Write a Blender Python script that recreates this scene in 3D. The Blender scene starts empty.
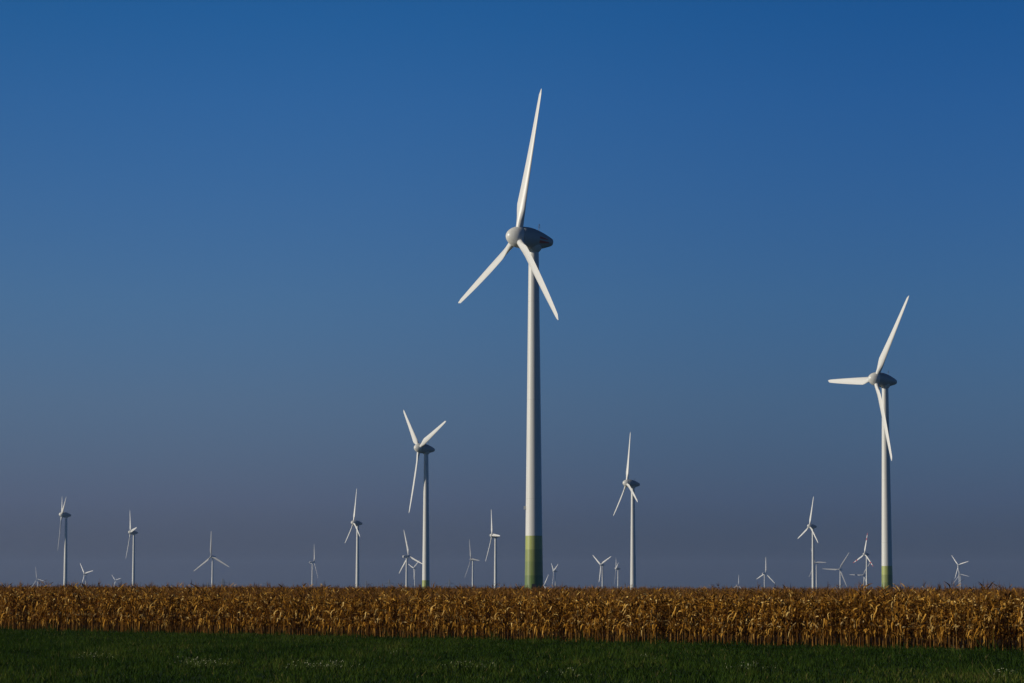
import bpy, math, random
import numpy as np
from mathutils import Vector, Matrix

random.seed(7)
RNG = np.random.default_rng(11)
scene = bpy.context.scene
COL = scene.collection
R_ = math.radians

# ------------------------------------------------------------------ camera
W, H = 1024, 683
LENS = 105.0
F = LENS / 36.0 * W                      # focal length in pixels
HORIZON = 588.0
EYE = 2.3
PITCH = math.atan((HORIZON - H / 2) / F)
cam_d = bpy.data.cameras.new('camera')
cam_d.lens = LENS
cam_d.sensor_width = 36.0
cam_d.clip_start = 0.5
cam_d.clip_end = 60000
cam = bpy.data.objects.new('camera', cam_d)
COL.objects.link(cam)
cam.location = (0, 0, EYE)
cam.rotation_euler = (math.pi / 2 + PITCH, 0, 0)
scene.camera = cam
FW = Vector((0, math.cos(PITCH), math.sin(PITCH)))
UP = Vector((0, -math.sin(PITCH), math.cos(PITCH)))


def at(px, py, depth):
    """world point seen at a pixel of the photograph, at a distance along the view"""
    return (Vector((0, 0, EYE)) + FW * depth + Vector((1, 0, 0)) * ((px - W / 2) / F * depth)
            + UP * (-(py - H / 2) / F * depth))


# ------------------------------------------------------------------ light
SUN_EL = R_(17)
SUN_AZ = R_(-97.5)                       # clockwise from +Y
S = Vector((math.sin(SUN_AZ) * math.cos(SUN_EL), math.cos(SUN_AZ) * math.cos(SUN_EL), math.sin(SUN_EL)))
sun_d = bpy.data.lights.new('sun', 'SUN')
sun_d.energy = 3.4
sun_d.angle = R_(0.5)
sun_d.color = (1.0, 0.90, 0.74)
sun = bpy.data.objects.new('sun', sun_d)
COL.objects.link(sun)
sun.rotation_euler = S.to_track_quat('Z', 'Y').to_euler()
sun.location = S * 300

SKY_STRENGTH = 0.06
SKY_TINT = [  # (sine of the elevation, tint): deep polarised blue at the top of the view, dull mauve at the horizon
    (0.0000, (0.285, 0.365, 0.78)),
    (0.0093, (0.285, 0.375, 0.85)),
    (0.0292, (0.370, 0.505, 1.20)),
    (0.0626, (0.395, 0.615, 1.25)),
    (0.0959, (0.350, 0.670, 1.33)),
    (0.1290, (0.280, 0.660, 1.38)),
    (0.1619, (0.208, 0.645, 1.40)),
    (0.1896, (0.138, 0.615, 1.36)),
    (0.2100, (0.110, 0.550, 1.25)),
    (0.3000, (0.060, 0.220, 0.55)),  # unseen sky above the view, dimmed to lessen the fill light
    (1.0000, (0.030, 0.080, 0.20)),
]
world = bpy.data.worlds.new('World')
scene.world = world
world.use_nodes = True
nt = world.node_tree
nt.nodes.clear()
n_out = nt.nodes.new('ShaderNodeOutputWorld')
n_bg = nt.nodes.new('ShaderNodeBackground')
n_bg.inputs['Strength'].default_value = SKY_STRENGTH
n_sky = nt.nodes.new('ShaderNodeTexSky')
n_sky.sky_type = 'NISHITA'
n_sky.sun_disc = False
n_sky.sun_elevation = SUN_EL
n_sky.sun_rotation = SUN_AZ % (2 * math.pi)
n_sky.altitude = 100
n_sky.air_density = 1.0
n_sky.dust_density = 1.0
n_sky.ozone_density = 1.5
n_tc = nt.nodes.new('ShaderNodeTexCoord')
n_sep = nt.nodes.new('ShaderNodeSeparateXYZ')
n_mr = nt.nodes.new('ShaderNodeMapRange')
n_mr.inputs['From Min'].default_value = 0.0
n_mr.inputs['From Max'].default_value = 1.0
n_pw = nt.nodes.new('ShaderNodeMath')
n_pw.operation = 'POWER'
n_pw.inputs[1].default_value = 0.5
n_ramp = nt.nodes.new('ShaderNodeValToRGB')
n_ramp.color_ramp.interpolation = 'LINEAR'
els = n_ramp.color_ramp.elements
while len(els) > 1:
    els.remove(els[-1])
els[0].position = 0
els[0].color = (*SKY_TINT[0][1], 1)
for z, c in SKY_TINT[1:]:
    e = els.new(math.sqrt(z))
    e.color = (*c, 1)
n_mul = nt.nodes.new('ShaderNodeMix')
n_mul.data_type = 'RGBA'
n_mul.blend_type = 'MULTIPLY'
n_mul.inputs[0].default_value = 1.0
nt.links.new(n_tc.outputs['Generated'], n_sep.inputs[0])
nt.links.new(n_sep.outputs['Z'], n_mr.inputs['Value'])
nt.links.new(n_mr.outputs['Result'], n_pw.inputs[0])
nt.links.new(n_pw.outputs[0], n_ramp.inputs['Fac'])
nt.links.new(n_sky.outputs['Color'], n_mul.inputs[6])
nt.links.new(n_ramp.outputs['Color'], n_mul.inputs[7])
# a polarised sky: tone changes slowly with the angle from the sun
n_dot = nt.nodes.new('ShaderNodeVectorMath')
n_dot.operation = 'DOT_PRODUCT'
n_dot.inputs[1].default_value = S
n_m2 = nt.nodes.new('ShaderNodeMapRange')
n_m2.inputs['From Min'].default_value = -0.22
n_m2.inputs['From Max'].default_value = 0.22
n_r2 = nt.nodes.new('ShaderNodeValToRGB')
n_r2.color_ramp.interpolation = 'EASE'
e2 = n_r2.color_ramp.elements
e2[0].position, e2[0].color = 0.0, (0.68, 0.80, 0.87, 1)
e2[1].position, e2[1].color = 1.0, (1.04, 0.95, 0.90, 1)
e3 = e2.new(0.5)
e3.color = (1, 1, 1, 1)
n_mul2 = nt.nodes.new('ShaderNodeMix')
n_mul2.data_type = 'RGBA'
n_mul2.blend_type = 'MULTIPLY'
n_mul2.inputs[0].default_value = 1.0
nt.links.new(n_tc.outputs['Generated'], n_dot.inputs[0])
nt.links.new(n_dot.outputs['Value'], n_m2.inputs['Value'])
nt.links.new(n_m2.outputs['Result'], n_r2.inputs['Fac'])
nt.links.new(n_mul.outputs[2], n_mul2.inputs[6])
nt.links.new(n_r2.outputs['Color'], n_mul2.inputs[7])
nt.links.new(n_mul2.outputs[2], n_bg.inputs['Color'])
nt.links.new(n_bg.outputs['Background'], n_out.inputs['Surface'])

scene.view_settings.view_transform = 'Standard'
scene.view_settings.look = 'None'
scene.view_settings.exposure = 0
scene.view_settings.gamma = 1
scene.view_settings.use_curve_mapping = False
scene.render.engine = 'CYCLES'
scene.cycles.max_bounces = 6
scene.cycles.volume_bounces = 0
scene.cycles.use_denoising = True


# ------------------------------------------------------------------ materials
def mat(name):
    m = bpy.data.materials.new(name)
    m.use_nodes = True
    return m, m.node_tree, m.node_tree.nodes['Principled BSDF']


def painted(name, col, rough=0.35, streak=0.10, scale=0.5, dirt=(0.45, 0.42, 0.36)):
    """gloss paint with faint vertical rain streaks and mottling"""
    m, t, b = mat(name)
    tc = t.nodes.new('ShaderNodeTexCoord')
    mp = t.nodes.new('ShaderNodeMapping')
    mp.inputs['Scale'].default_value = (2.2, 2.2, 0.06)
    nz = t.nodes.new('ShaderNodeTexNoise')
    nz.inputs['Scale'].default_value = scale * 2
    nz.inputs['Detail'].default_value = 5
    cr = t.nodes.new('ShaderNodeValToRGB')
    cr.color_ramp.elements[0].position = 0.42
    cr.color_ramp.elements[0].color = (0, 0, 0, 1)
    cr.color_ramp.elements[1].position = 0.8
    cr.color_ramp.elements[1].color = (streak * 3,) * 3 + (1,)
    mx = t.nodes.new('ShaderNodeMix')
    mx.data_type = 'RGBA'
    mx.inputs[6].default_value = (*col, 1)
    mx.inputs[7].default_value = (*dirt, 1)
    t.links.new(tc.outputs['Object'], mp.inputs[0])
    t.links.new(mp.outputs[0], nz.inputs['Vector'])
    t.links.new(nz.outputs['Fac'], cr.inputs['Fac'])
    t.links.new(cr.outputs['Color'], mx.inputs[0])
    t.links.new(mx.outputs[2], b.inputs['Base Color'])
    b.inputs['Roughness'].default_value = rough
    return m, t, b, mx, tc


WHITE = (0.74, 0.74, 0.70)
M_WHITE = painted('turbine_white_paint', WHITE)[0]
M_BLADE = painted('blade_white_paint', (0.76, 0.76, 0.73), 0.4, 0.06)[0]
M_BLADE_SHADED = painted('blade_shade_grey', (0.27, 0.28, 0.29), 0.5, 0.05)[0]  # darker copy of the blade white: shade on far blades put into the colour
M_NAC = painted('nacelle_grey_paint', (0.40, 0.44, 0.43), 0.4)[0]
M_DARK = painted('dark_metal', (0.04, 0.04, 0.045), 0.5, 0.05)[0]
M_RED = painted('red_paint', (0.62, 0.10, 0.05), 0.5, 0.05)[0]
M_LAMP = painted('lamp_housing_white', (0.8, 0.8, 0.78), 0.3, 0.02)[0]
M_STEEL = painted('galvanised_steel', (0.16, 0.17, 0.18), 0.5, 0.05)[0]


def banded_tower():
    """white tower paint with stepped green rings on the lowest fourteen metres and fine section joints"""
    m, t, b, mx, tc = painted('tower_paint_green_rings', WHITE)
    sp = t.nodes.new('ShaderNodeSeparateXYZ')
    t.links.new(tc.outputs['Object'], sp.inputs[0])
    mr = t.nodes.new('ShaderNodeMapRange')
    mr.inputs['From Min'].default_value = 0
    mr.inputs['From Max'].default_value = 90
    t.links.new(sp.outputs['Z'], mr.inputs['Value'])
    cr = t.nodes.new('ShaderNodeValToRGB')
    cr.color_ramp.interpolation = 'CONSTANT'
    e = cr.color_ramp.elements
    e[0].position = 0
    e[0].color = (0.13, 0.20, 0.04, 1)
    e[1].position = 5.1 / 90
    e[1].color = (0.21, 0.27, 0.065, 1)
    for z, c in ((8.4, (0.27, 0.32, 0.08)), (11.1, (0.40, 0.45, 0.12)), (14.4, WHITE)):
        q = e.new(z / 90)
        q.color = (*c, 1)
    # joints between the tower sections
    md = t.nodes.new('ShaderNodeMath')
    md.operation = 'PINGPONG'
    md.inputs[1].default_value = 11.5
    t.links.new(sp.outputs['Z'], md.inputs[0])
    lt = t.nodes.new('ShaderNodeMath')
    lt.operation = 'LESS_THAN'
    lt.inputs[1].default_value = 0.06
    t.links.new(md.outputs[0], lt.inputs[0])
    j = t.nodes.new('ShaderNodeMix')
    j.data_type = 'RGBA'
    j.inputs[7].default_value = (0.64, 0.64, 0.60, 1)
    t.links.new(lt.outputs[0], j.inputs[0])
    t.links.new(mr.outputs['Result'], cr.inputs['Fac'])
    t.links.new(cr.outputs['Color'], j.inputs[6])
    t.links.new(j.outputs[2], mx.inputs[6])
    return m


M_TOWER = banded_tower()


def striped_blade():
    m, t, b, mx, tc = painted('blade_paint_red_bands', (0.76, 0.76, 0.73), 0.4, 0.04)
    sp = t.nodes.new('ShaderNodeSeparateXYZ')
    t.links.new(tc.outputs['Object'], sp.inputs[0])
    mr = t.nodes.new('ShaderNodeMapRange')
    mr.inputs['From Max'].default_value = 40
    t.links.new(sp.outputs['Z'], mr.inputs['Value'])
    cr = t.nodes.new('ShaderNodeValToRGB')
    cr.color_ramp.interpolation = 'CONSTANT'
    e = cr.color_ramp.elements
    e[0].color = (0.76, 0.76, 0.73, 1)
    e[1].position = 22.5 / 40
    e[1].color = (0.45, 0.05, 0.04, 1)
    for z, c in ((26.5, (0.76, 0.76, 0.73)), (30.5, (0.45, 0.05, 0.04))):
        q = e.new(z / 40)
        q.color = (*c, 1)
    t.links.new(mr.outputs['Result'], cr.inputs['Fac'])
    t.links.new(cr.outputs['Color'], mx.inputs[6])
    return m


M_BLADE_RED = striped_blade()


def plant_mat(name, stops, trans=0.25, rough=0.7):
    """plant surface whose colour varies from leaf to leaf (a stored 'tint' value) and with fine mottling"""
    m = bpy.data.materials.new(name)
    m.use_nodes = True
    t = m.node_tree
    t.nodes.clear()
    o = t.nodes.new('ShaderNodeOutputMaterial')
    at_ = t.nodes.new('ShaderNodeAttribute')
    at_.attribute_name = 'tint'
    tc = t.nodes.new('ShaderNodeTexCoord')
    nz = t.nodes.new('ShaderNodeTexNoise')
    nz.inputs['Scale'].default_value = 9
    nz.inputs['Detail'].default_value = 3
    t.links.new(tc.outputs['Object'], nz.inputs['Vector'])
    ad = t.nodes.new('ShaderNodeMath')
    ad.operation = 'MULTIPLY_ADD'
    ad.inputs[1].default_value = 0.35
    t.links.new(nz.outputs['Fac'], ad.inputs[0])
    sb = t.nodes.new('ShaderNodeMath')
    sb.operation = 'SUBTRACT'
    sb.inputs[1].default_value = 0.175
    t.links.new(at_.outputs['Fac'], sb.inputs[0])
    t.links.new(sb.outputs[0], ad.inputs[2])
    cr = t.nodes.new('ShaderNodeValToRGB')
    e = cr.color_ramp.elements
    e[0].position, e[0].color = stops[0][0], (*stops[0][1], 1)
    e[1].position, e[1].color = stops[-1][0], (*stops[-1][1], 1)
    for p, c in stops[1:-1]:
        q = e.new(p)
        q.color = (*c, 1)
    t.links.new(ad.outputs[0], cr.inputs['Fac'])
    d = t.nodes.new('ShaderNodeBsdfDiffuse')
    tr = t.nodes.new('ShaderNodeBsdfTranslucent')
    mx = t.nodes.new('ShaderNodeMixShader')
    mx.inputs[0].default_value = trans
    t.links.new(cr.outputs['Color'], d.inputs['Color'])
    t.links.new(cr.outputs['Color'], tr.inputs['Color'])
    t.links.new(d.outputs[0], mx.inputs[1])
    t.links.new(tr.outputs[0], mx.inputs[2])
    t.links.new(mx.outputs[0], o.inputs['Surface'])
    return m


M_LEAF = plant_mat('dry_maize_leaf', [(0.0, (0.045, 0.017, 0.004)), (0.30, (0.20, 0.088, 0.011)),
                                      (0.58, (0.49, 0.235, 0.030)), (0.80, (0.66, 0.375, 0.075)),
                                      (1.0, (0.78, 0.54, 0.19))], 0.1)
M_STALK = plant_mat('dry_maize_stalk', [(0.0, (0.07, 0.030, 0.008)), (0.5, (0.24, 0.110, 0.022)),
                                        (1.0, (0.48, 0.27, 0.07))], 0.0)
M_TASSEL = plant_mat('dry_maize_tassel', [(0.0, (0.12, 0.055, 0.016)), (0.5, (0.24, 0.115, 0.035)),
                                          (1.0, (0.36, 0.19, 0.06))], 0.1)
M_HUSK = plant_mat('dry_maize_husk', [(0.0, (0.30, 0.16, 0.035)), (0.5, (0.42, 0.26, 0.08)),
                                      (1.0, (0.58, 0.43, 0.20))], 0.1)
M_GRASS = plant_mat('grass_blade', [(0.0, (0.013, 0.028, 0.006)), (0.4, (0.031, 0.064, 0.010)),
                                    (0.75, (0.068, 0.102, 0.016)), (0.92, (0.125, 0.130, 0.027)),
                                    (1.0, (0.20, 0.17, 0.06))], 0.3)
M_WEED = plant_mat('weed_leaf', [(0.0, (0.03, 0.06, 0.012)), (1.0, (0.09, 0.12, 0.025))], 0.3)
M_PETAL = plant_mat('white_petal', [(0.0, (0.36, 0.38, 0.17)), (1.0, (0.66, 0.66, 0.46))], 0.2)


def ground_mat(name, c0, c1, c2, s1, s2, bump=0.3):
    m, t, b = mat(name)
    tc = t.nodes.new('ShaderNodeTexCoord')
    n1 = t.nodes.new('ShaderNodeTexNoise')
    n1.inputs['Scale'].default_value = s1
    n1.inputs['Detail'].default_value = 6
    n2 = t.nodes.new('ShaderNodeTexNoise')
    n2.inputs['Scale'].default_value = s2
    n2.inputs['Detail'].default_value = 4
    t.links.new(tc.outputs['Object'], n1.inputs['Vector'])
    t.links.new(tc.outputs['Object'], n2.inputs['Vector'])
    r1 = t.nodes.new('ShaderNodeValToRGB')
    r1.color_ramp.elements[0].position, r1.color_ramp.elements[0].color = 0.35, (*c0, 1)
    r1.color_ramp.elements[1].position, r1.color_ramp.elements[1].color = 0.68, (*c1, 1)
    t.links.new(n1.outputs['Fac'], r1.inputs['Fac'])
    r2 = t.nodes.new('ShaderNodeValToRGB')
    r2.color_ramp.elements[0].position = 0.45
    r2.color_ramp.elements[1].position = 0.75
    r2.color_ramp.elements[1].color = (0.6, 0.6, 0.6, 1)
    t.links.new(n2.outputs['Fac'], r2.inputs['Fac'])
    mx = t.nodes.new('ShaderNodeMix')
    mx.data_type = 'RGBA'
    mx.inputs[7].default_value = (*c2, 1)
    t.links.new(r2.outputs['Color'], mx.inputs[0])
    t.links.new(r1.outputs['Color'], mx.inputs[6])
    t.links.new(mx.outputs[2], b.inputs['Base Color'])
    b.inputs['Roughness'].default_value = 0.95
    b.inputs['Specular IOR Level'].default_value = 0.1
    bp = t.nodes.new('ShaderNodeBump')
    bp.inputs['Strength'].default_value = bump
    bp.inputs['Distance'].default_value = 0.1
    t.links.new(n1.outputs['Fac'], bp.inputs['Height'])
    t.links.new(bp.outputs[0], b.inputs['Normal'])
    return m


M_GROUND = ground_mat('meadow_ground', (0.012, 0.028, 0.006), (0.022, 0.050, 0.009), (0.035, 0.040, 0.012), 3.0, 0.35)
M_SOIL = ground_mat('field_soil', (0.035, 0.022, 0.012), (0.07, 0.042, 0.02), (0.10, 0.06, 0.025), 4.0, 0.6)


# ------------------------------------------------------------------ mesh helpers
def link(name, me, parent=None):
    o = bpy.data.objects.new(name, me)
    COL.objects.link(o)
    if parent is not None:
        o.parent = parent
    return o


def thing(name, label, cat, loc, group=None):
    o = bpy.data.objects.new(name, None)
    COL.objects.link(o)
    o.location = loc
    o.empty_display_size = 0.5
    o['label'] = label
    o['category'] = cat
    if group:
        o['group'] = group
    return o


class Geo:
    """collects vertices, quads / polygons, one tint and one material slot per face"""

    def __init__(self):
        self.v, self.f, self.t, self.m = [], [], [], []

    def strip(self, left, right, tint, mi=0):
        b = len(self.v)
        n = len(left)
        for a, c in zip(left, right):
            self.v.append(tuple(a))
            self.v.append(tuple(c))
        for i in range(n - 1):
            self.f.append((b + 2 * i, b + 2 * i + 1, b + 2 * i + 3, b + 2 * i + 2))
            self.t.append(tint)
            self.m.append(mi)

    def tube(self, pts, radii, sides, tint, mi=0, cap=False):
        b = len(self.v)
        pts = [Vector(p) for p in pts]
        n = len(pts)
        for i, p in enumerate(pts):
            d = (pts[min(i + 1, n - 1)] - pts[max(i - 1, 0)]).normalized()
            ref = Vector((0, 0, 1)) if abs(d.z) < 0.9 else Vector((1, 0, 0))
            x = d.cross(ref).normalized()
            y = d.cross(x)
            for k in range(sides):
                a = 2 * math.pi * k / sides
                self.v.append(tuple(p + (x * math.cos(a) + y * math.sin(a)) * radii[i]))
        for i in range(n - 1):
            for k in range(sides):
                k2 = (k + 1) % sides
                self.f.append((b + i * sides + k, b + i * sides + k2, b + (i + 1) * sides + k2, b + (i + 1) * sides + k))
                self.t.append(tint)
                self.m.append(mi)
        if cap:
            self.f.append(tuple(b + k for k in range(sides))[::-1])
            self.f.append(tuple(b + (n - 1) * sides + k for k in range(sides)))
            self.t += [tint, tint]
            self.m += [mi, mi]

    def box(self, c, s, tint=0.5, mi=0, taper=1.0):
        b = len(self.v)
        for sx in (-1, 1):
            for sy in (-1, 1):
                for sz in (-1, 1):
                    k = taper if sx > 0 else 1
                    self.v.append((c[0] + sx * s[0] / 2, c[1] + sy * s[1] / 2 * k, c[2] + sz * s[2] / 2 * k))
        for q in ((0, 1, 3, 2), (4, 6, 7, 5), (0, 4, 5, 1), (2, 3, 7, 6), (0, 2, 6, 4), (1, 5, 7, 3)):
            self.f.append(tuple(b + i for i in q))
            self.t.append(tint)
            self.m.append(mi)

    def lathe(self, prof, sides, tint=0.5, axis='z', yz=(1, 1)):
        """prof: (position along the axis, radius)"""
        b = len(self.v)
        for s, r in prof:
            for k in range(sides):
                a = 2 * math.pi * k / sides
                c, d = r * math.cos(a) * yz[0], r * math.sin(a) * yz[1]
                self.v.append((c, d, s) if axis == 'z' else (s, c, d))
        n = len(prof)
        for i in range(n - 1):
            for k in range(sides):
                k2 = (k + 1) % sides
                q = (b + i * sides + k, b + i * sides + k2, b + (i + 1) * sides + k2, b + (i + 1) * sides + k)
                self.f.append(q)
                self.t.append(tint)
                self.m.append(0)
        self.f.append(tuple(b + k for k in range(sides))[::-1])
        self.f.append(tuple(b + (n - 1) * sides + k for k in range(sides)))
        self.t += [tint, tint]
        self.m += [0, 0]

    def mesh(self, name, mats, smooth=False):
        me = bpy.data.meshes.new(name)
        me.from_pydata(self.v, [], self.f)
        for m in (mats if isinstance(mats, (list, tuple)) else [mats]):
            me.materials.append(m)
        me.polygons.foreach_set('material_index', self.m)
        a = me.attributes.new('tint', 'FLOAT', 'FACE')
        a.data.foreach_set('value', self.t)
        if smooth:
            me.polygons.foreach_set('use_smooth', [True] * len(self.f))
            try:
                me.set_sharp_from_angle(angle=R_(42))
            except Exception:
                pass
        me.update()
        return me


def quads_mesh(name, v, f, tint, mi, mats):
    """fast mesh from numpy arrays of vertices and quads"""
    me = bpy.data.meshes.new(name)
    me.vertices.add(len(v))
    me.vertices.foreach_set('co', np.asarray(v, np.float32).ravel())
    me.loops.add(len(f) * 4)
    me.loops.foreach_set('vertex_index', np.asarray(f, np.int32).ravel())
    me.polygons.add(len(f))
    me.polygons.foreach_set('loop_start', np.arange(0, len(f) * 4, 4, dtype=np.int32))
    for m in mats:
        me.materials.append(m)
    me.polygons.foreach_set('material_index', np.asarray(mi, np.int32))
    a = me.attributes.new('tint', 'FLOAT', 'FACE')
    a.data.foreach_set('value', np.asarray(tint, np.float32))
    me.update(calc_edges=True)
    me.validate()
    return me


# ------------------------------------------------------------------ terrain
GR_D = [0, 690, 1100, 1584, 2000, 3000, 3600, 4600, 7000, 10000, 14000, 40000]
GR_Z = [0, 0, -4, -8, -11, -15, -18, -25, -42, -58, -78, -110]


def ground_z(x, y):
    return float(np.interp(math.hypot(x, y), GR_D, GR_Z))


# sheet reaching to the horizon
radii = np.concatenate([[0.0], np.linspace(10, 640, 30), np.geomspace(690, 40000, 50)])
NS = 180
gv, gf = [(0, 0, 0)], []
for r in radii[1:]:
    for k in range(NS):
        a = 2 * math.pi * k / NS
        gv.append((r * math.cos(a), r * math.sin(a), float(np.interp(r, GR_D, GR_Z))))
for k in range(NS):
    gf.append((0, 1 + k, 1 + (k + 1) % NS))
for i in range(len(radii) - 2):
    for k in range(NS):
        k2 = (k + 1) % NS
        gf.append((1 + i * NS + k, 1 + (i + 1) * NS + k, 1 + (i + 1) * NS + k2, 1 + i * NS + k2))
me = bpy.data.meshes.new('ground')
me.from_pydata(gv, [], gf)
me.materials.append(M_GROUND)
me.polygons.foreach_set('use_smooth', [True] * len(gf))
ground = link('ground', me)
ground['kind'] = 'structure'

# the edge of the maize field, as a line on the ground
E_L = at(0, 630.5, EYE * F / (630.5 - HORIZON))
E_R = at(1024, 651.5, EYE * F / (651.5 - HORIZON))
E_L.z = E_R.z = 0
EDGE_LEN = (E_R - E_L).length
ED = (E_R - E_L).normalized()            # along the edge, to the right
EN = Vector((-ED.y, ED.x, 0))            # into the field
FIELD_DEPTH = 300.0


def field_pt(s, d):
    return E_L + ED * s + EN * d


# soil under the maize
c0, c1, c2, c3 = field_pt(-260, -0.35), field_pt(EDGE_LEN + 160, -0.35), field_pt(EDGE_LEN + 160, FIELD_DEPTH), field_pt(-260, FIELD_DEPTH)
me = bpy.data.meshes.new('field_soil')
me.from_pydata([(p.x, p.y, 0.004) for p in (c0, c1, c2, c3)], [], [(0, 1, 2, 3)])
me.materials.append(M_SOIL)
soil = link('field_soil', me)
soil['kind'] = 'structure'


# ------------------------------------------------------------------ maize
def maize_variant(rnd, h):
    """one dead maize plant: returns Geo for stalk, foliage, ear, tassel"""
    st, fo, ea, ta = Geo(), Geo(), Geo(), Geo()
    lean = Vector((rnd.gauss(0, 0.03), rnd.gauss(0, 0.03), 0))
    hs = h * 0.87
    n = 6
    pts = [Vector((0, 0, -0.03)) + lean * (i / n) ** 2 * hs * 1.2 + Vector((0, 0, hs * i / n)) for i in range(n + 1)]
    st.tube(pts, [0.013 - 0.007 * i / n for i in range(n + 1)], 4, rnd.uniform(0.35, 0.85), 0)

    def on(z):
        u = z / hs
        return lean * u * u * hs * 1.2 + Vector((0, 0, z))
    nl = rnd.randint(16, 20)
    a0 = rnd.uniform(0, 6.28)
    for i in range(nl):
        u = (i + rnd.uniform(0, 0.6)) / nl
        z = 0.42 + (hs - 0.46) * u
        az = a0 + math.pi * (i % 2) + rnd.gauss(0, 0.5)
        if rnd.random() < 0.08:
            continue
        L = rnd.uniform(0.30, 0.68) * (0.75 + 0.35 * math.sin(math.pi * min(1, u * 1.1)))
        w = rnd.uniform(0.016, 0.038)
        el = rnd.uniform(0.5, 1.35)              # starts steep, then droops
        droop = rnd.uniform(1.6, 3.8) if u < 0.75 else rnd.uniform(0.3, 2.4)
        if u < 0.35:
            droop += 0.9                         # lower leaves hang along the stalk
        p = on(z)
        out = Vector((math.cos(az), math.sin(az), 0))
        side = Vector((-math.sin(az), math.cos(az), 0))
        ns = 6
        lf, rg = [], []
        snap = rnd.uniform(0.12, 0.45) if rnd.random() < (0.55 if u < 0.8 else 0.25) else None
        hang = rnd.uniform(-1.5, -1.05)
        tw = rnd.gauss(0, 0.8)
        for k in range(ns + 1):
            q = k / ns
            ang = el - droop * q ** 0.8
            ang = max(ang, -1.5)
            if snap is not None:
                ang = el if q < snap else hang
            wd = w * (1 - q ** 2.2) * (0.55 + 0.45 * min(1, q * 4)) + 0.003
            tws = tw * q * 2
            nrm = Vector((-math.sin(ang) * out.x, -math.sin(ang) * out.y, math.cos(ang)))
            sd = side * math.cos(tws) + nrm * math.sin(tws)
            lf.append(p - sd * wd)
            rg.append(p + sd * wd)
            step = L / ns
            p = p + (out * math.cos(ang) + Vector((0, 0, math.sin(ang)))) * step + side * rnd.gauss(0, 0.022)
        tint = min(1, max(0, rnd.gauss(0.46 + 0.10 * (u - 0.5), 0.27)))
        fo.strip(lf, rg, tint, 0)
    # drooping ear in its papery husk
    for q in range(1):
        z = hs * rnd.uniform(0.40, 0.55)
        az = rnd.uniform(0, 6.28)
        p = on(z)
        out = Vector((math.cos(az), math.sin(az), 0))
        dr = rnd.uniform(-1.0, 0.7)
        d = out * math.cos(dr) + Vector((0, 0, math.sin(dr)))
        l = rnd.uniform(0.20, 0.27)
        ea.tube([p + out * 0.012, p + d * l * 0.25, p + d * l * 0.6, p + d * l], [0.012, 0.030, 0.028, 0.006], 5,
                rnd.uniform(0.1, 0.95), 0)
    # tassel
    top = on(hs)
    for k in range(rnd.choice((1, 2, 2, 3, 5, 6))):
        az = rnd.uniform(0, 6.28)
        sp = 0.0 if k == 0 else rnd.uniform(0.2, 0.75)
        l = (h - hs) * (1.0 if k == 0 else rnd.uniform(0.5, 0.85))
        d = Vector((math.cos(az) * math.sin(sp), math.sin(az) * math.sin(sp), math.cos(sp)))
        e = d + Vector((0, 0, -0.5 * sp))
        p0 = top - Vector((0, 0, 0.02)) + Vector((0, 0, 0.05 * k / 7))
        ta.tube([p0, p0 + d * l * 0.5, p0 + d * l * 0.5 + e.normalized() * l * 0.5], [0.005, 0.006, 0.002], 3,
                rnd.uniform(0.1, 0.9), 0)
    return st, fo, ea, ta


VARIANTS = []
rv = random.Random(5)
for i in range(14):
    VARIANTS.append(maize_variant(rv, 2.07 * rv.uniform(0.94, 1.05)))
VM = []
for st, fo, ea, ta in VARIANTS:
    VM.append((st.mesh('stalk', M_STALK), fo.mesh('foliage', M_LEAF), ea.mesh('ear', M_HUSK), ta.mesh('tassel', M_TASSEL)))


def hfac(s):
    """the crop stands a little taller towards the left end and dips in the middle"""
    u = s / EDGE_LEN
    return 1.0 + 0.11 * min(1, max(0, 0.4 - u) / 0.4) + 0.065 * min(1, max(0, u - 0.55) / 0.45) + 0.012 * math.sin(s * 0.21 + 1) + 0.015 * math.sin(s * 0.63)


def s_at_px(px):
    t = (px - W / 2) / F
    # E_L + ED*s on the ray x = t*y
    return (t * E_L.y - E_L.x) / (ED.x - t * ED.y)


GAPS = [(s_at_px(c - w), s_at_px(c + w)) for c, w in (
    (27, 6), (62, 3), (88, 6), (120, 4), (152, 3), (176, 6), (214, 3), (244, 4), (300, 5), (345, 3), (398, 4), (452, 3), (508, 3),
    (561, 4), (612, 3), (664, 6), (702, 3), (745, 5), (801, 3), (836, 4), (871, 3), (907, 5), (962, 4), (996, 3))]
# front row: single plants, each a thing
front_s = []
s = -1.2
rf = random.Random(21)
NPL = 300
step = (EDGE_LEN + 2.4 - sum(b - a for a, b in GAPS)) / NPL
while s < EDGE_LEN + 1.2:
    s += step * rf.uniform(0.75, 1.25)
    for a, b in GAPS:
        if a < s < b:
            s = b
    front_s.append(s)
front_s = front_s[:NPL]
protos = {}
for i, s in enumerate(front_s):
    vi = rf.randrange(len(VM))
    p = field_pt(s, rf.gauss(0, 0.04))
    sc = hfac(s) * rf.uniform(0.91, 1.05) * (rf.uniform(1.06, 1.14) if rf.random() < 0.12 else 1)
    if vi not in protos:
        r = thing('maize_plant', 'dry golden brown maize plant standing in the front row, right beside the grass', 'maize plant', p,
                  'maize plants in the front row of the field')
        for nm, m_ in zip(('stalk', 'foliage', 'ear', 'tassel'), VM[vi]):
            link(nm, m_, r)
        protos[vi] = r
    else:
        r0 = protos[vi]
        r = r0.copy()
        COL.objects.link(r)
        r.location = p
        for ch in r0.children:
            c = ch.copy()
            COL.objects.link(c)
            c.parent = r
    r.rotation_euler = (rf.gauss(0, 0.03), rf.gauss(0, 0.03), rf.uniform(0, 6.28))
    r.scale = (sc, sc, sc)

# everything behind the front row: one mass


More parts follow.
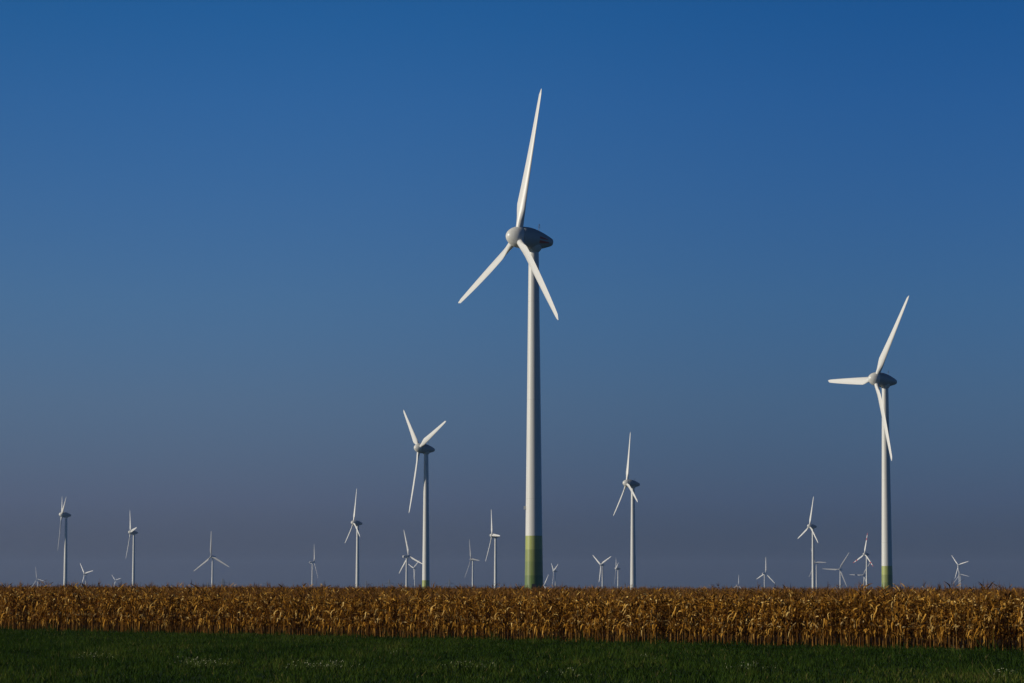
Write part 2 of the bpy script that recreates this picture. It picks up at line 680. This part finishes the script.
def pack(parts, keep_above=None, leaf_step=1):
    """variant parts -> numpy arrays; far plants keep only what stands in the canopy"""
    v, f, t, m = [], [], [], []
    for mi, g in enumerate(parts):
        if not g.f:
            continue
        ga = np.array(g.v)
        for q, tt in zip(g.f, g.t):
            if len(q) != 4:
                continue
            if keep_above is not None and ga[list(q)][:, 2].mean() < keep_above:
                continue
            if keep_above is not None and mi == 2:
                continue
            b = len(v)
            v += [g.v[j] for j in q]
            f.append((b, b + 1, b + 2, b + 3))
            t.append(tt)
            m.append(mi)
    return np.array(v), np.array(f), np.array(t), np.array(m)


FULL = [pack(p) for p in VARIANTS]
TOPS = [pack(p, 1.35) for p in VARIANTS]
FAR = []
for p in VARIANTS:
    v, f, t, m = pack(p, 1.7)
    sel = np.arange(len(f))[::2]
    v2 = v.reshape(-1, 4, 3)[sel].reshape(-1, 3)
    FAR.append((v2, np.arange(len(v2)).reshape(-1, 4), t[sel], m[sel]))

AV, AF, AT, AM = [], [], [], []
base = 0
rows = [(0, 'F')]
d = 0.75
k = 1
while d < FIELD_DEPTH - 2:
    if k <= 9:
        rows.append((d, 'F'))
        d += 0.75
    elif k <= 34:
        rows.append((d, 'T'))
        d += 0.75
    else:
        rows.append((d, 'X'))
        d += 0.75 + (d - 25) * 0.035
    k += 1
nplants = 0
for d, kind in rows:
    # stretch of this row that the view can reach, with a margin at both ends
    def lim(t):
        p = field_pt(0, d)
        return (t * p.y - p.x) / (ED.x - t * ED.y)
    tl, tr = -(W / 2) / F, (W / 2) / F
    lo, hi = sorted((lim(tl), lim(tr)))
    mar = 14 + d * 0.12
    lo, hi = lo - mar, hi + mar
    sp = {'F': 0.21, 'T': 0.27, 'X': 0.30 + d * 0.003}[kind]
    src = {'F': FULL, 'T': TOPS, 'X': FAR}[kind]
    n = int((hi - lo) / sp)
    ss = lo + (np.arange(n) + RNG.uniform(-0.35, 0.35, n)) * sp
    if d == 0:
        ss = ss[(ss < -1.2) | (ss > EDGE_LEN + 1.2)]
    elif kind == 'F':
        keep = np.ones(len(ss), bool)
        for a, b in GAPS:
            if d < 2.3:
                keep &= ~((ss > a + 0.1) & (ss < b - 0.1) & (RNG.random(len(ss)) < (0.95 if b - a > 0.5 else 0.6)))
        ss = ss[keep]
    dd = d + RNG.normal(0, 0.06, len(ss))
    vi = RNG.integers(0, len(src), len(ss))
    an = RNG.uniform(0, 6.283, len(ss))
    sc = np.array([hfac(q) for q in ss]) * RNG.uniform(0.91, 1.06, len(ss))
    sc = np.where(RNG.random(len(ss)) < (0.13 if d < 20 else 0.04), sc * RNG.uniform(1.05, 1.14, len(ss)), sc)
    px = E_L.x + ED.x * ss + EN.x * dd
    py = E_L.y + ED.y * ss + EN.y * dd
    for j in range(len(src)):
        idx = np.nonzero(vi == j)[0]
        if not len(idx):
            continue
        v, f, t, m = src[j]
        ca, sa = np.cos(an[idx])[:, None], np.sin(an[idx])[:, None]
        x = (v[None, :, 0] * ca - v[None, :, 1] * sa) * sc[idx][:, None] + px[idx][:, None]
        y = (v[None, :, 0] * sa + v[None, :, 1] * ca) * sc[idx][:, None] + py[idx][:, None]
        z = np.repeat(v[None, :, 2], len(idx), 0) * sc[idx][:, None]
        AV.append(np.stack([x, y, z], -1).reshape(-1, 3))
        AF.append((f[None] + (np.arange(len(idx)) * len(v))[:, None, None]).reshape(-1, 4) + base)
        tt = np.clip(t[None] + RNG.normal(0, 0.13, len(idx))[:, None], 0, 1)
        AT.append(tt.ravel())
        AM.append(np.tile(m, len(idx)))
        base += len(idx) * len(v)
        nplants += len(idx)
me = quads_mesh('maize_field', np.concatenate(AV), np.concatenate(AF), np.concatenate(AT), np.concatenate(AM),
                [M_STALK, M_LEAF, M_HUSK, M_TASSEL])
field = link('maize_field', me)
field['kind'] = 'stuff'
field['label'] = 'dense mass of dry brown maize filling the field behind its front row'
field['category'] = 'maize field'
print('maize plants in the mass', nplants, 'faces', len(me.polygons))

# ------------------------------------------------------------------ grass
NG = 380000
gy = RNG.uniform(0, 1, NG)
D0, D1 = 58.0, 172.0
yy = np.sqrt(D0 ** 2 + gy * (D1 ** 2 - D0 ** 2))
xx = RNG.uniform(-1, 1, NG) * (yy * 0.172 + 9)
# keep this side of the field edge
dist = (xx - E_L.x) * EN.x + (yy - E_L.y) * EN.y
ok = dist < -0.02
xx, yy, dist = xx[ok], yy[ok], dist[ok]


def vnoise(x, y, seed):
    """smooth value noise"""
    r = np.random.default_rng(seed)
    tab = r.random((256, 256))
    xi, yi = np.floor(x).astype(int), np.floor(y).astype(int)
    fx, fy = x - xi, y - yi
    fx, fy = fx * fx * (3 - 2 * fx), fy * fy * (3 - 2 * fy)
    g = lambda a, b: tab[a % 256, b % 256]
    return (g(xi, yi) * (1 - fx) + g(xi + 1, yi) * fx) * (1 - fy) + (g(xi, yi + 1) * (1 - fx) + g(xi + 1, yi + 1) * fx) * fy


nA = vnoise(xx * 0.9, yy * 0.30, 1)
nB = vnoise(xx * 2.6, yy * 1.1, 2)
nC = vnoise(xx * 0.22, yy * 0.09, 3)
hh = (0.05 + 0.14 * nA * nB + 0.05 * nB) * RNG.uniform(0.6, 1.4, len(xx))
tall = RNG.random(len(xx)) < 0.012
hh = np.where(tall, hh * 2.0, hh)
edge = np.clip(1 + dist / 1.2, 0, 1)
nE = vnoise(xx * 1.7 + 11, yy * 0.8 + 3, 12)
hh = hh * (1 + (0.3 + 2.6 * nE ** 2) * edge)
ww = RNG.uniform(0.010, 0.022, len(xx))
az = RNG.uniform(0, 6.283, len(xx))
lx, ly = RNG.normal(0, 0.45, len(xx)) * hh, RNG.normal(0, 0.45, len(xx)) * hh
dx, dy = np.cos(az) * ww, np.sin(az) * ww
z0 = np.zeros(len(xx))
v = np.stack([
    np.stack([xx - dx, yy - dy, z0], -1), np.stack([xx + dx, yy + dy, z0], -1),
    np.stack([xx + dx * .2 + lx, yy + dy * .2 + ly, hh], -1), np.stack([xx - dx * .2 + lx, yy - dy * .2 + ly, hh], -1)], 1)
nD = vnoise(xx * 1.4 + 40, yy * 0.42 + 9, 8)
near = np.clip((108 - yy) / 36, 0, 1)
tt = np.clip(0.02 + 0.36 * nC + 0.34 * nA + 0.30 * (nD - 0.4) + 0.10 * near + RNG.normal(0, 0.15, len(xx)), 0, 0.95)
tt = np.where(RNG.random(len(xx)) < 0.012, 1.0, tt)
me = quads_mesh('grass', v.reshape(-1, 3), np.arange(len(xx) * 4).reshape(-1, 4), tt, np.zeros(len(xx)), [M_GRASS])
gr = link('grass', me)
gr['kind'] = 'stuff'
gr['label'] = 'dark green rough grass in front of the maize'
gr['category'] = 'grass'

# clumps of white wildflowers in the grass
CLUMPS = [
    (95, 661, 1.0, 26, 'leftmost sparse clump of small pale wildflowers in the dark grass'),
    (188, 666, 0.7, 22, 'small pale wildflower clump just left of the brightest flower clump on the left'),
    (206, 669, 1.0, 48, 'bright dense white wildflower clump in the left third of the grass'),
    (315, 671, 1.5, 56, 'broad low drift of white wildflowers below the dark leftmost third of the maize'),
    (336, 671, 0.6, 22, 'small white wildflower tuft at the right end of the broad flower drift'),
    (394, 657, 0.35, 10, 'tiny lone white flower tuft high in the grass, left of centre'),
    (469, 672, 1.1, 40, 'white wildflower clump in the grass just left of the tall central tower'),
    (646, 662, 0.4, 14, 'tiny pale flower tuft in the grass right of the central tower'),
    (748, 672, 0.9, 34, 'pale flowering weed clump at the bottom, right of the picture centre'),
    (571, 679, 0.7, 22, 'small flower clump at the very bottom edge, below the central tower'),
    (957, 653, 0.5, 16, 'little white flower tuft close to the maize at the right'),
    (1010, 680, 0.6, 20, 'pale flower tuft in the bottom right corner of the grass'),
]
rc = random.Random(3)
for px, py, wid, n, lab in CLUMPS:
    p = at(px, py, EYE * F / (py - HORIZON))
    p.z = 0
    r = thing('wildflower_clump', lab, 'wildflowers', p, 'wildflower clumps in the grass')
    fo, bl = Geo(), Geo()
    for k in range(n * 2):
        x, y = rc.gauss(0, wid * 0.35), rc.gauss(0, wid * 0.35)
        h = rc.uniform(0.10, 0.30)
        a = rc.uniform(0, 6.28)
        w = rc.uniform(0.008, 0.02)
        lx, ly = rc.gauss(0, 0.06), rc.gauss(0, 0.06)
        d = Vector((math.cos(a), math.sin(a), 0)) * w
        b0, b1, b2 = Vector((x, y, 0)), Vector((x + lx * .4, y + ly * .4, h * .6)), Vector((x + lx, y + ly, h))
        fo.strip([b0 - d, b1 - d, b2 - d * .2], [b0 + d, b1 + d, b2 + d * .2], rc.random())
        if k < n:
            for q in range(rc.randint(1, 3)):
                c = b2 + Vector((rc.gauss(0, .02), rc.gauss(0, .02), rc.uniform(-.03, .02)))
                rr = rc.uniform(0.008, 0.016)
                t_ = rc.uniform(0, 6.28)
                tilt = Vector((rc.gauss(-0.2, .4), rc.gauss(-0.5, .4), 1)).normalized()
                e1 = tilt.orthogonal().normalized()
                e2 = tilt.cross(e1)
                b = len(bl.v)
                for u in range(5):
                    aa = t_ + u * 2 * math.pi / 5
                    bl.v.append(tuple(c + (e1 * math.cos(aa) + e2 * math.sin(aa)) * rr))
                bl.f.append(tuple(range(b, b + 5)))
                bl.t.append(rc.random())
                bl.m.append(0)
    link('foliage', fo.mesh('foliage', M_WEED), r)
    link('blossom', bl.mesh('blossom', M_PETAL), r)


# ------------------------------------------------------------------ wind turbines
def blade_mesh(name, R, root_r, cmax, m, tip=0.9):
    """blade along +Z from the rotor axis, chord along X (leading edge -X), thickness along Y"""
    g = Geo()
    n, sides = 26, 18
    g_v = []
    for i in range(n + 1):
        u = i / n
        z = 1.2 + (R - 1.2) * u
        q = z / R
        # chord distribution
        if q < 0.07:
            ch, th = root_r * 2, root_r * 2
        elif q < 0.22:
            w = (q - 0.07) / 0.15
            w = w * w * (3 - 2 * w)
            ch = root_r * 2 * (1 - w) + cmax * w
            th = root_r * 2 * (1 - w) + cmax * 0.30 * w
        else:
            w = (q - 0.22) / 0.78
            ch = cmax * (1 - w) ** 0.85 * 1.0 + tip * w
            th = ch * (0.30 - 0.14 * w)
        if q > 0.965:
            e = (q - 0.965) / 0.035
            ch *= math.sqrt(max(0.02, 1 - e * e * 0.96))
        tw = R_(24) * (1 - q) ** 2.2 + R_(3)
        blend = min(1, max(0, (q - 0.07) / 0.15))
        pre = -0.0                                   # straight blade
        for k in range(sides):
            a = 2 * math.pi * k / sides
            cx, cy = math.cos(a), math.sin(a)
            # circle -> teardrop with a sharp trailing edge at +X
            x = cx * ch / 2 + blend * ch * 0.20
            y = cy * th / 2 * (1 - blend * 0.55 * max(0, cx) ** 1.0) + pre
            g_v.append((x * math.cos(tw) - y * math.sin(tw), x * math.sin(tw) + y * math.cos(tw), z))
    g.v = g_v
    for i in range(n):
        for k in range(sides):
            k2 = (k + 1) % sides
            g.f.append((i * sides + k, i * sides + k2, (i + 1) * sides + k2, (i + 1) * sides + k))
    g.f.append(tuple(range(sides))[::-1])
    g.f.append(tuple(n * sides + k for k in range(sides)))
    g.t = [0.5] * len(g.f)
    g.m = [0] * len(g.f)
    return g.mesh(name, m, True)


R_EGG, R_BOX = 35.0, 41.0
BLADE_EGG = blade_mesh('blade', R_EGG, 0.85, 3.1, M_BLADE, 0.95)
BLADE_RED = blade_mesh('blade', R_EGG, 0.85, 3.1, M_BLADE_RED, 0.95)
BLADE_BOX = blade_mesh('blade', R_BOX, 0.9, 3.3, M_BLADE, 0.9)
BLADE_SHADED = blade_mesh('blade', R_BOX, 0.9, 3.3, M_BLADE_SHADED, 0.9)


def smooth_prof(pts, n=40):
    """Catmull-Rom through (s, r)"""
    out = []
    P = [pts[0]] + list(pts) + [pts[-1]]
    per = max(2, n // (len(pts) - 1))
    for i in range(1, len(P) - 2):
        for k in range(per):
            t = k / per
            v = []
            for c in (0, 1):
                p0, p1, p2, p3 = P[i - 1][c], P[i][c], P[i + 1][c], P[i + 2][c]
                v.append(0.5 * (2 * p1 + (p2 - p0) * t + (2 * p0 - 5 * p1 + 4 * p2 - p3) * t * t + (3 * p1 - p0 - 3 * p2 + p3) * t ** 3))
            out.append((v[0], max(0.01, v[1])))
    out.append(pts[-1])
    return out


# bodies are built along local X: +X points out of the nose, Z up; origin in the rotor plane
g = Geo()
g.lathe(smooth_prof([(2.95, 0.02), (2.87, 0.60), (2.50, 1.22), (1.80, 1.84), (0.95, 2.28), (0.1, 2.47), (-0.55, 2.50)]), 40, axis='x')
SPIN_EGG = g.mesh('spinner', M_WHITE, True)
g = Geo()
g.lathe(smooth_prof([(-0.66, 2.3), (-0.74, 2.54), (-1.6, 2.64), (-2.9, 2.64), (-4.4, 2.38), (-6.2, 1.86), (-7.7, 1.28), (-8.5, 0.92), (-8.78, 0.72)]), 40, axis='x')
NAC_EGG = g.mesh('nacelle', M_NAC, True)
g = Geo()                                            # neck under the body, onto the tower
g.lathe([(-2.95, 1.2), (-2.7, 1.45), (-2.3, 1.75), (-1.3, 2.0)], 28)
YAW_EGG = g.mesh('yaw_ring', M_WHITE, True)
g = Geo()
g.tube([(0, 0, 0), (0, 0, 1.5)], [0.07, 0.05], 8, .5, cap=True)
g.tube([(-0.32, 0, 1.15), (0.32, 0, 1.15)], [0.05, 0.05], 6, .5, cap=True)
g.lathe([(1.5, 0.05), (1.55, 0.15), (1.72, 0.15), (1.8, 0.05)], 10)
VANE = g.mesh('weather_mast', M_DARK, True)
g = Geo()
g.lathe(smooth_prof([(2.4, 0.02), (2.3, 0.45), (1.7, 1.0), (0.6, 1.42), (-0.7, 1.55)], 20), 24, axis='x')
SPIN_BOX = g.mesh('spinner', M_WHITE, True)


def box_nacelle():
    g = Geo()
    secs = [(-0.85, 1.5, 1.5), (-1.2, 1.75, 1.75), (-4.0, 1.8, 1.95), (-8.0, 1.7, 1.9), (-10.2, 1.45, 1.5), (-10.5, 1.2, 1.2)]
    sides = 24
    for s, hy, hz in secs:
        for k in range(sides):
            a = 2 * math.pi * k / sides
            c, d = math.cos(a), math.sin(a)
            p = 0.38                                   # rounded box section
            g.v.append((s, math.copysign(abs(c) ** p, c) * hy, math.copysign(abs(d) ** p, d) * hz))
    for i in range(len(secs) - 1):
        for k in range(sides):
            k2 = (k + 1) % sides
            g.f.append((i * sides + k, i * sides + k2, (i + 1) * sides + k2, (i + 1) * sides + k))
    g.f.append(tuple(range(sides))[::-1])
    g.f.append(tuple((len(secs) - 1) * sides + k for k in range(sides)))
    g.t = [.5] * len(g.f)
    g.m = [0] * len(g.f)
    return g.mesh('nacelle', M_WHITE, True)


NAC_BOX = box_nacelle()
TILT = R_(6.0)
GRP = 'wind turbines standing beyond the maize field'


def turbine(label, kind, px, py, rpx, theta, phi, red=False, grey=False):
    """px, py: where the rotor centre is seen; rpx: rotor radius in the picture; theta: clockwise angle of one blade
    from upright; phi: how far the nose is turned from the viewer, to the left"""
    Rr = R_EGG if kind == 'egg' else R_BOX
    D = F * Rr / rpx
    rcw = at(px, py, D)
    ph = R_(phi) + math.atan((px - W / 2) / F)
    hx = Vector((-math.sin(ph), -math.cos(ph), 0))
    a = (hx * math.cos(TILT) + Vector((0, 0, math.sin(TILT)))).normalized()
    u = (Vector((0, 0, math.cos(TILT))) - hx * math.sin(TILT)).normalized()
    rt = (-a).cross(u)
    back = 4.05 if kind == 'egg' else 3.6
    tp = rcw - a * back
    gz = ground_z(tp.x, tp.y)
    root = thing('wind_turbine', label, 'wind turbine', (tp.x, tp.y, gz), GRP)
    o0 = Vector((tp.x, tp.y, gz))
    loc = rcw - o0

    def put(o, p, X, Y, Z):
        o.matrix_local = Matrix(((X.x, Y.x, Z.x, p.x), (X.y, Y.y, Z.y, p.y), (X.z, Y.z, Z.z, p.z), (0, 0, 0, 1)))
    # tower
    ht = tp.z - gz - (2.2 if kind == 'egg' else 1.75)
    g = Geo()
    if kind == 'egg':
        prof = [(-1.0, 2.24), (0, 2.2), (6, 2.08), (14.4, 1.955), (24, 1.84)]
        for k in range(1, 13):
            w = k / 12
            prof.append((24 + (ht - 24) * w, 1.84 + (1.18 - 1.84) * w))
        g.lathe(prof, 56)
    else:
        g.lathe([(-1.0, 2.15), (0, 2.1), (ht * .5, 1.7), (ht, 1.2)], 28)
    tw = link('tower', g.mesh('tower', M_TOWER if (kind == 'egg' and rpx > 60) else M_WHITE, True), root)
    # body
    Yb = Vector((0, 0, 1)).cross(hx).normalized()
    nac = link('nacelle', NAC_EGG if kind == 'egg' else NAC_BOX, root)
    Yn = u.cross(a).normalized()
    put(nac, loc, a, Yn, u)
    sp = link('spinner', SPIN_EGG if kind == 'egg' else SPIN_BOX, root)
    put(sp, loc, a, Yn, u)
    if kind == 'egg' and rpx > 25:
        yr = link('yaw_ring', YAW_EGG, root)
        yr.location = tp - o0
        vm = link('weather_mast', VANE, nac)
        vm.location = (-5.1, 0, 2.0)
    for k in range(3):
        th = R_(theta + 120 * k)
        dvec = (u * math.cos(th) + rt * math.sin(th)).normalized()
        bl = link('blade', BLADE_RED if red else (BLADE_EGG if kind == 'egg' else BLADE_SHADED if grey else BLADE_BOX), root)
        put(bl, loc, a.cross(dvec).normalized(), a, dvec)
    return root, tp, a, u, Yn, nac, tw


T = turbine
main = T('tallest white wind turbine, mid picture, with stacked green rings at its tower foot', 'egg', 518.0, 237, 150, 8.8, 66)
T('second tallest white wind turbine, at the right, its tower foot ringed light green', 'egg', 875.6, 379, 95, 32.7, 59)
T('third tallest white wind turbine, left of the tallest, one blade pointing almost straight down', 'egg', 419.2, 448, 66, 188.8, 67)
T('white wind turbine right of the tallest one, fourth in height, one blade upright', 'egg', 627, 483.2, 52.5, -7, 75)
T('taller of the two large white turbines at the far left, nearly side on', 'egg', 62, 514.5, 36, 182, 86)
T('shorter of the two large white turbines at the far left, its nacelle partly covered', 'egg', 130.7, 532.2, 29, 202, 79)
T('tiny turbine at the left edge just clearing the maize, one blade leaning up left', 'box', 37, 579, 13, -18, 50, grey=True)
T('small distant turbine between the two large ones at the far left, blades in a Y', 'egg', 84.6, 573.7, 14.5, -42, 55)
T('tiny faint turbine just left of the shorter far left turbine, hub at the maize tops', 'egg', 115.3, 580.3, 8, 75, 45)
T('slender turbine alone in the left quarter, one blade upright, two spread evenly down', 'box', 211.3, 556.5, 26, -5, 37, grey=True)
T('slender turbine seen edge on, left of a mid height one, blade hanging along its tower', 'box', 314.2, 562, 20, -25, -101)
T('mid height white turbine left of the third tallest, one blade upright', 'egg', 353.8, 522.7, 35, -5, 76)
T('slender turbine just left of the third tallest tower, its nacelle pointing left', 'box', 408.7, 556, 27, 11, -124)
T('tiny turbine half hidden between a slender turbine and the third tallest tower', 'egg', 413.8, 568, 12, 50, 58)
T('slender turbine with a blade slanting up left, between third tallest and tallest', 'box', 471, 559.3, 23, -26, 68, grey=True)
T('mid height white turbine nearest to the left of the tallest tower', 'egg', 492.2, 535.5, 30.5, -28, 75)
T('tiny turbine at the right foot of the tallest tower, barely above the maize', 'egg', 544.3, 585.2, 12.5, 30, 58)
T('small turbine close right of the tallest tower, two blades up in a narrow V', 'egg', 553.8, 571, 15, 183, 74)
T('small turbine with blades in a wide Y, halfway from the tallest to the fourth tallest', 'egg', 600.9, 564.6, 18, 183, 53)
T('small turbine seen edge on, close left of the fourth tallest tower', 'egg', 616.2, 568.5, 17, 190, 84)
T('smallest crisp turbine right of centre, its hub sitting on the maize tops, blade upright', 'box', 738.4, 585.0, 10.5, -12, -124)
T('small slender turbine with one bright upright blade, halfway between fourth and second tallest', 'box', 765.6, 573.2, 16.5, -8, -130)
T('mid height white turbine left of the second tallest, in front of a smaller slender one', 'egg', 809.7, 526, 30, 6, 66)
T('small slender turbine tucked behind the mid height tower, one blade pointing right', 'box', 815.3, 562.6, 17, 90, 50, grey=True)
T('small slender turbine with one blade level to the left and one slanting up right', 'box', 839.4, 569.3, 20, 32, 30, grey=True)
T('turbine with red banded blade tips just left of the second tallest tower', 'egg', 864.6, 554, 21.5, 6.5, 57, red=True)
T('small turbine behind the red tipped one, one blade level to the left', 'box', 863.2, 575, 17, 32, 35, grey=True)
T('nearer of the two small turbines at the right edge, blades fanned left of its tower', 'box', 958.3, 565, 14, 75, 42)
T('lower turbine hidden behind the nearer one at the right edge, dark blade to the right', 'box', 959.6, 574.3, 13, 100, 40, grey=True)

# extras on the nearest turbine: dark red flank marking, lamp box, tower door
root, tp, a, u, Yn, nac, tw = main
# two dark red bands on the flank, following the curved body
prof = [(-0.66, 2.3), (-0.74, 2.54), (-1.6, 2.64), (-2.9, 2.64), (-4.4, 2.38), (-6.2, 1.86), (-7.7, 1.28), (-8.5, 0.92), (-8.78, 0.72)]
xs = [-p[0] for p in prof]
rs = [p[1] for p in prof]


def flank(x, ang, off=0.02):
    r = float(np.interp(-x, xs, rs)) + off + 0.05
    return (x, r * math.cos(ang), r * math.sin(ang))


side = 1 if Yn.y < 0 else -1
for (a0, a1, xa, xb) in ((0.05, 0.27, -4.6, -7.0), (-0.42, -0.12, -4.6, -7.4)):
    g = Geo()
    n = 10
    for i in range(n + 1):
        x = xa + (xb - xa) * i / n
        k = 0.25 * (i / n) ** 2                       # tapers towards the tail
        for an_ in (a0 + (a1 - a0) * k, (a0 + a1) / 2, a1 - (a1 - a0) * k):
            for off in (0.0, 0.03):
                p = flank(x, an_, off)
                g.v.append((p[0], p[1] * side, p[2]))
    for i in range(n):
        b, c = i * 6, i * 6 + 6
        for q in ((1, 3), (3, 5), (0, 1), (5, 4)):
            g.f.append((b + q[0], b + q[1], c + q[1], c + q[0]))
    g.f.append((0, 1, 3, 5, 4, 2))
    g.f.append(tuple(n * 6 + q for q in (0, 2, 4, 5, 3, 1)))
    g.t = [.5] * len(g.f)
    g.m = [0] * len(g.f)
    link('flank_stripe', g.mesh('flank_stripe', M_RED), nac)
# lamp box on the left of the tower
zl = EYE + (HORIZON - 508) / F * tp.y
g = Geo()
g.box((-2.05, -0.25, 0), (0.6, 0.6, 0.8))
g.tube([(-1.75, -0.25, -0.25), (-1.75, -0.25, -0.7), (-1.5, -0.2, -0.8)], [0.06] * 3, 6, .5, cap=True)
lb = link('obstruction_lamp', g.mesh('obstruction_lamp', M_LAMP), root)
lb.location = (0, 0, zl)
g = Geo()
g.box((0, -2.22, 2.2), (1.0, 0.14, 2.2))
dr = link('door', g.mesh('door', M_DARK), root)


# ------------------------------------------------------------------ power pylons on the skyline
def pylon(label, px, top_py, D):
    top = at(px, top_py, D)
    gz = ground_z(top.x, top.y)
    h = top.z - gz
    r = thing('power_pylon', label, 'pylon', (top.x, top.y, gz), 'lattice pylons on the skyline')
    g = Geo()
    wb, wt = 3.4, 0.5
    w_at = lambda z: wb + (wt - wb) * (z / h) ** 0.7
    lv = [h * q for q in (0, .2, .38, .54, .68, .8, .9, 1)]
    for sx in (-1, 1):
        for sy in (-1, 1):
            g.tube([(sx * w_at(z), sy * w_at(z), z) for z in lv], [0.28] * len(lv), 4, .5)
    for z0_, z1_ in zip(lv[:-1], lv[1:]):
        for s_ in (-1, 1):
            g.tube([(-w_at(z0_), s_ * w_at(z0_), z0_), (w_at(z1_), s_ * w_at(z1_), z1_)], [.16, .16], 4, .5)
            g.tube([(w_at(z0_), s_ * w_at(z0_), z0_), (-w_at(z1_), s_ * w_at(z1_), z1_)], [.16, .16], 4, .5)
            g.tube([(s_ * w_at(z0_), -w_at(z0_), z0_), (s_ * w_at(z1_), w_at(z1_), z1_)], [.16, .16], 4, .5)
    link('mast', g.mesh('mast', M_STEEL), r)
    for zq, half in ((.70, 9.5), (.84, 7.0)):
        g = Geo()
        z = h * zq
        for s_ in (-1, 1):
            for sy in (-.8, .8):
                g.tube([(0, sy, z), (s_ * half, 0, z + .3)], [.22, .16], 4, .5)
            g.tube([(0, 0, z + 2.2), (s_ * half, 0, z + .3)], [.2, .16], 4, .5)
            for xi in (.55, .97):
                g.tube([(s_ * half * xi, 0, z + .3), (s_ * half * xi, 0, z - 2.0)], [.14, .14], 4, .5)
        link('cross_arm', g.mesh('cross_arm', M_STEEL), r)
    return r


pylon('faint lattice pylon left of the slender turbine by the third tallest tower', 389.3, 579.5, 4600)
pylon('faint lattice pylon between the third tallest turbine and the slanting blade turbine', 449.5, 579.5, 4800)
pylon('faint lattice pylon close right of the lone slender turbine at the left', 222.8, 578.5, 4700)
pylon('shortest faint pylon, close left of the lone slender turbine at the left', 208.0, 582.0, 5600)
pylon('faint lattice pylon on the skyline right of the mid height turbine at the left', 366.3, 580.5, 5200)

# ------------------------------------------------------------------ the air
HAZE = 4.2e-5
if HAZE > 0:
    g = Geo()
    x0, x1, y0, y1, z0, z1 = -3200, 3200, -60, 13600, -82, 125
    g.box(((x0 + x1) / 2, (y0 + y1) / 2, (z0 + z1) / 2), (x1 - x0, y1 - y0, z1 - z0))
    m = bpy.data.materials.new('haze')
    m.use_nodes = True
    t = m.node_tree
    t.nodes.clear()
    o = t.nodes.new('ShaderNodeOutputMaterial')
    pv = t.nodes.new('ShaderNodeVolumePrincipled')
    pv.inputs['Color'].default_value = (0.50, 0.66, 1.0, 1)
    pv.inputs['Density'].default_value = HAZE
    pv.inputs['Anisotropy'].default_value = 0.2
    t.links.new(pv.outputs['Volume'], o.inputs['Volume'])
    hz = link('haze', g.mesh('haze', m))
    hz['kind'] = 'stuff'
    hz['label'] = 'thin autumn haze over the plain'
    hz['category'] = 'haze'
